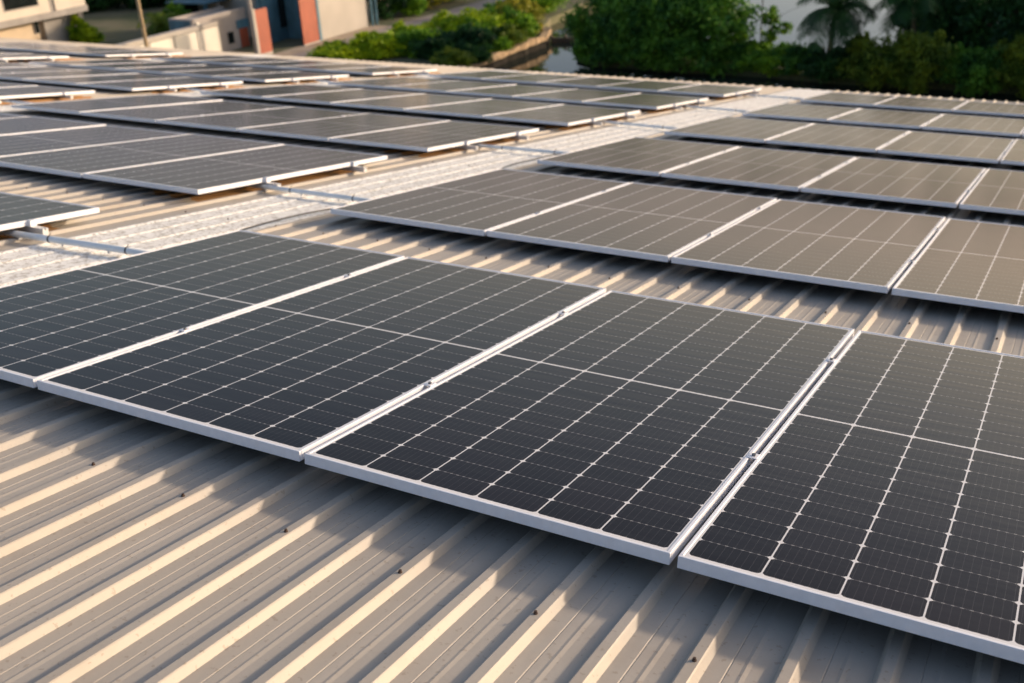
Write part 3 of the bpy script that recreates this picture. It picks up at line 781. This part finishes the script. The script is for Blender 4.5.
for i, (x, y, h) in enumerate(wd):
    tree('wood_tree', 'tree', f'dark tree in the wood behind the yard, {wl[i]}', x, y, -12.0, [(0, 0, h * .5, 3.2, 2.8, h * .5), (-1.4, -.4, h * .2, 2.8, 2.4, h * .3), (1.4, -.6, h * .2, 2.8, 2.4, h * .3)], 10000, .26, 'deep', 160 + i, 'dark trees behind the yard', tr=.25)
# far treeline over the lake
g = random.Random(4); vs = []
blobs = []
for i in range(90):
    x = -420 + i * 9.5 + g.uniform(-3, 3); y = 500 + 18 * math.sin(i * .7); h = g.uniform(5, 9.5)
    blobs.append((x, y, h * .45, 7.5, 5, h * .55))
o = leaves('far_woodland', blobs, 42000, 1.3, LM['dark'], None, 99, 14); o.location = (0, 0, -12.1)
tag(o, 'distant dark line of woodland across the lake', 'woodland', kind='stuff')

# ================================================================== BUILDINGS AT THE LEFT
M['cream'] = simple('cream_render', (0.66, 0.58, 0.48), .85, 0, .06, .8)
M['cream2'] = simple('warm_cream_render', (0.70, 0.55, 0.38), .85, 0, .08, .8)
M['conc'] = simple('grey_concrete', (0.36, 0.33, 0.30), .9, 0, .15, .9)
M['greyw'] = simple('grey_render', (0.40, 0.36, 0.33), .9, 0, .10, .7)
M['palew'] = simple('pale_render', (0.46, 0.42, 0.37), .9, 0, .08, .5)
M['whitew'] = simple('white_wall', (0.80, 0.75, 0.64), .85, 0, .05, .9)
M['dglass'] = simple('dark_glass', (0.01, 0.014, 0.014), .12, 0, .4, 2)
M['red'] = simple('orange_red_paint', (0.34, 0.078, 0.036), .6, 0, .12, 1.2)
M['blue'] = simple('blue_grey_paint_and_shade', (0.07, 0.17, 0.23), .6, 0, .3, 1.0)
M['polec'] = simple('weathered_wood', (0.42, 0.31, 0.19), .85, 0, .2, 4)
M['polem'] = simple('grey_concrete_pole', (0.42, 0.38, 0.35), .8, 0, .12, 4)
M['carw'] = simple('white_car_paint', (0.6, 0.6, 0.6), .25, 0, .02, 1)
M['rubber'] = simple('rubber', (0.02, 0.02, 0.02), .8)

def bpart(name, mat, parent, *boxes, **kw):
    mb = MB()
    for b_ in boxes: mb.box(*b_)
    return mb.build(name, M[mat], parent, mw=parent.matrix_world if kw.get('w') else None)
def B0(name, label, cat, x, y, z=-12.0, group=None):
    return thing(name, label, cat, Matrix.Translation((x, y, z)), group)

# white house (front faces +x)
h = B0('white_house', 'cream two storey house with overhanging upper floor at the top left', 'house', -66, 48)
bpart('upper_floor', 'cream', h, (-8, 0, -8, 4.0, 3.05, 6.4), (-8, 0, 4.5, 7.25, 3.05, 6.4))
bpart('groove', 'conc', h, (-7.9, -.12, 4.0, 4.5, 3.05, 6.4))
bpart('floor_slab', 'conc', h, (-8, .12, -8, 7.3, 2.62, 3.047))
bpart('lower_wall', 'cream2', h, (-8, -1.0, -8, 3.45, 0, 2.617))
bpart('end_wall', 'conc', h, (-8, -.9, 3.9, 6.6, 0, 2.617), (-.6, -.25, 6.6, 7.0, 0, 2.617))
bpart('roof', 'conc', h, (-8.3, .3, -8.3, 7.6, 6.402, 6.7))
wn_ = bpart('window', 'conc', h, (-.05, .03, .15, 3.15, 3.6, 5.5))
bpart('pane', 'dglass', wn_, (.032, .045, .25, 3.05, 3.7, 5.4))
wn_ = bpart('window', 'conc', h, (-1.0, -.9, 3.0, 3.45, 1.6, 2.5)); bpart('pane', 'dglass', wn_, (-.897, -.88, 3.05, 3.4, 1.65, 2.45))
# car by the house
c = B0('parked_car', 'white car parked at the foot of the cream house, mostly hidden by the roof', 'car', -63.6, 48.8)
mb = MB(); prof = [(-2.1, .35), (2.1, .35), (2.15, .75), (1.2, .95), (.6, 1.42), (-1.1, 1.45), (-1.8, .98), (-2.15, .85)]
n = len(prof); v = []
for xx_, ins in ((-.85, 1.0), (.85, 1.0)):
    v += [(xx_ * (1 if zz < 1.1 else .8), yy_, zz) for yy_, zz in prof]
mb.add(v, [tuple(range(n)), tuple(range(2 * n - 1, n - 1, -1))] + [(i, i + n, (i + 1) % n + n, (i + 1) % n) for i in range(n)])
mb.build('body', M['carw'], c)
bpart('windscreen', 'dglass', c, (-.72, .72, .62, .66, 1.0, 1.36))
bpart('side_window', 'dglass', c, (.70, .79, -1.1, .5, 1.02, 1.32))
for yy_ in (-1.3, 1.3):
    for s_ in (-.8, .8):
        mb = MB(); mb.tube([(s_ - .1, yy_, .33), (s_ + .1, yy_, .33)], .33, 16); mb.build('wheel', M['rubber'], c)

# white panelled boundary wall
h = B0('boundary_wall', 'white panelled boundary wall with thin posts running to the grey shed', 'wall', -53, 44)
for i in range(5):
    y0 = .3 + i * 2.2; bpart('wall_panel', 'whitew', h, (-.12, 0, y0 + .06, y0 + 2.14, 0, 1.95))
    bpart('post', 'conc', h, (-.18, .03, y0 - .04, y0 + .04, 0, 2.0))
bpart('coping', 'palew', h, (-.5, .04, .2, 11.3, 2.003, 2.3))

# grey shed
h = B0('grey_shed', 'small grey rendered shed with flat parapet roof and tiny window', 'shed', -53.35, 55.2)
bpart('wall', 'greyw', h, (-2.15, 0, -2.1, 3.4, 0, 2.45))
bpart('parapet', 'greyw', h, (-.2, .02, -2.1, 3.42, 2.453, 2.72), (-2.15, -2.02, -2.1, 3.42, 2.453, 2.72), (-2.019, -.201, -2.1, -1.95, 2.453, 2.72))
bpart('roof', 'palew', h, (-2.01, -.21, -1.94, 3.38, 2.453, 2.50))
bpart('side_shade_sheet', 'blue', h, (-2.1, -.12, -2.13, -2.103, 1.0, 2.62))  # thin blue sheet paints the shade on this side of the shed
bpart('lamp', 'whitew', h, (.021, .12, -1.75, -1.5, 2.3, 2.45))
wn_ = bpart('window', 'conc', h, (-.05, .03, 1.1, 1.85, .4, 1.35)); bpart('pane', 'dglass', wn_, (.032, .045, 1.17, 1.78, .48, 1.27))
bpart('door', 'red', h, (.0, .05, 2.45, 3.3, 0, 1.35)); bpart('lintel', 'blue', h, (-.1, .08, 2.25, 3.5, 1.353, 1.95))

h = B0('steel_carport', 'dark open carport with pale posts behind the grey shed', 'carport', -57.5, 60.0)
bpart('post', 'palew', h, (0, .22, 0, .22, 0, 2.8)); bpart('post', 'palew', h, (0, .22, 4.2, 4.42, 0, 2.8)); bpart('post', 'blue', h, (-.02, .2, -1.3, -1.0, 0, 2.8)); bpart('roof', 'blue', h, (-3.5, .4, -1.6, 4.8, 2.803, 2.9)); bpart('back_wall', 'dglass', h, (-3.4, -3.2, -1.4, 4.6, 0, 2.8))

# warehouse with sliding doors
h = B0('warehouse', 'pale rendered warehouse with a deep doorway in blue shade and red sliding doors', 'warehouse', -49, 56.3)
bpart('wall', 'palew', h, (-.3, 0, 5.15, 11.3, 0, 4.4), (-14, -.301, 11.0, 11.3, 0, 4.4), (-14, -3.401, 5.15, 5.35, 0, 4.4))
bpart('recess_wall', 'blue', h, (-3.4, -3.2, 2.5, 7.0, 0, 3.9), (-3.19, -.31, 5.3, 5.45, 0, 4.3))  # blue wall colour stands in for the shade inside the doorway
bpart('inner_door', 'blue', h, (-3.19, -3.1, 2.7, 4.2, 0, 3.2)); bpart('inner_door', 'dglass', h, (-3.19, -3.12, 4.6, 6.2, 0.9, 3.0))
bpart('roof', 'conc', h, (-14.2, .25, 5.0, 11.5, 4.403, 4.6), (-6.5, -2.9, 2.4, 4.99, 3.903, 4.05))
bpart('red_door', 'red', h, (.02, .12, 3.05, 4.85, .1, 3.9)); bpart('door_post', 'blue', h, (.0, .16, 4.87, 5.14, 0, 3.9))
bpart('door_sill', 'palew', h, (.02, .2, 3.0, 4.86, 0, .1))
mb = MB(); mb.tube([(.25, 11.5, 0), (.25, 11.5, 4.3)], .09, 8); mb.tube([(.3, 12.0, 0), (.3, 12.0, 4.3)], .09, 8); mb.build('downpipe', M['blue'], h)
g_ = B0('gate_leaf', 'orange red steel gate leaf standing beside the grey pole', 'gate', -49.2, 54.9)
bpart('panel', 'red', g_, (-.05, .05, 0, 1.25, .25, 3.2)); bpart('hinge_post', 'palew', g_, (-.08, .08, -.28, -.02, 0, 3.3))
bpart('bottom_rail', 'palew', g_, (-.06, .06, 0, 1.25, .02, .245))
# far pale wall behind the road
h = B0('far_building', 'sunlit pale yellow building far behind the road', 'building', -56, 79)
bpart('wall', 'cream2', h, (-8, 0, 0, 9, 0, 4.0)); bpart('roof', 'conc', h, (-8.3, .3, -.3, 9.3, 4.003, 4.3))
for i in range(3):
    wn_ = bpart('window', 'conc', h, (-.02, .03, 1.2 + i * 2.7, 2.4 + i * 2.7, 1.2, 2.6)); bpart('pane', 'dglass', wn_, (.032, .045, 1.3 + i * 2.7, 2.3 + i * 2.7, 1.3, 2.5))

# poles
def pole(name, label, x, y, H, r, mat, lean=0.0):
    t = thing(name, label, 'pole', Matrix.Translation((x, y, -12.0)))
    mb = MB(); mb.tube([(0, 0, 0), (lean * H * .5, 0, H * .5), (lean * H, 0, H)], r, 10, r * .75); mb.build('shaft', M[mat], t, smooth=True)
    mb = MB(); mb.bbox(lean * H - .6, lean * H + .6, -.06, .06, H - .9, H - .78, .01); mb.build('crossarm', M[mat], t)
pole('utility_pole', 'tan wooden utility pole in front of the white boundary wall and feathery palm', -52.0, 47.5, 9.0, .13, 'polec', 0.0)
pole('utility_pole', 'grey concrete utility pole standing beside the red gate leaf', -50.5, 56.0, 9.0, .17, 'polem')
# stake in the lake
st = MB(); st.tube([(0, 0, -1), (0.03, 0, 4.6)], .05, 7, .04)
tag(st.build('mooring_stake', M['bark'], mw=Matrix.Translation((-20.1, 76.2, -12.6))), 'thin dark stake standing in the grey lake right of the big tree', 'stake')
# low plank dam across the channel mouth
mb = MB(); mb.box(-.1, .1, 0, 5.0, 0, .35); 
for i in range(6): mb.box(-.16, .16, i * .98, i * .98 + .12, -1, .55)
o = mb.build('plank_barrier', M['bark'], mw=Matrix.Translation((-33.0, 67.6, -12.6)) @ Matrix.Rotation(R(-70), 4, 'Z'))
tag(o, 'low dark plank barrier across the narrow water channel', 'barrier')
print('panels', npan, 'screws', cnt)
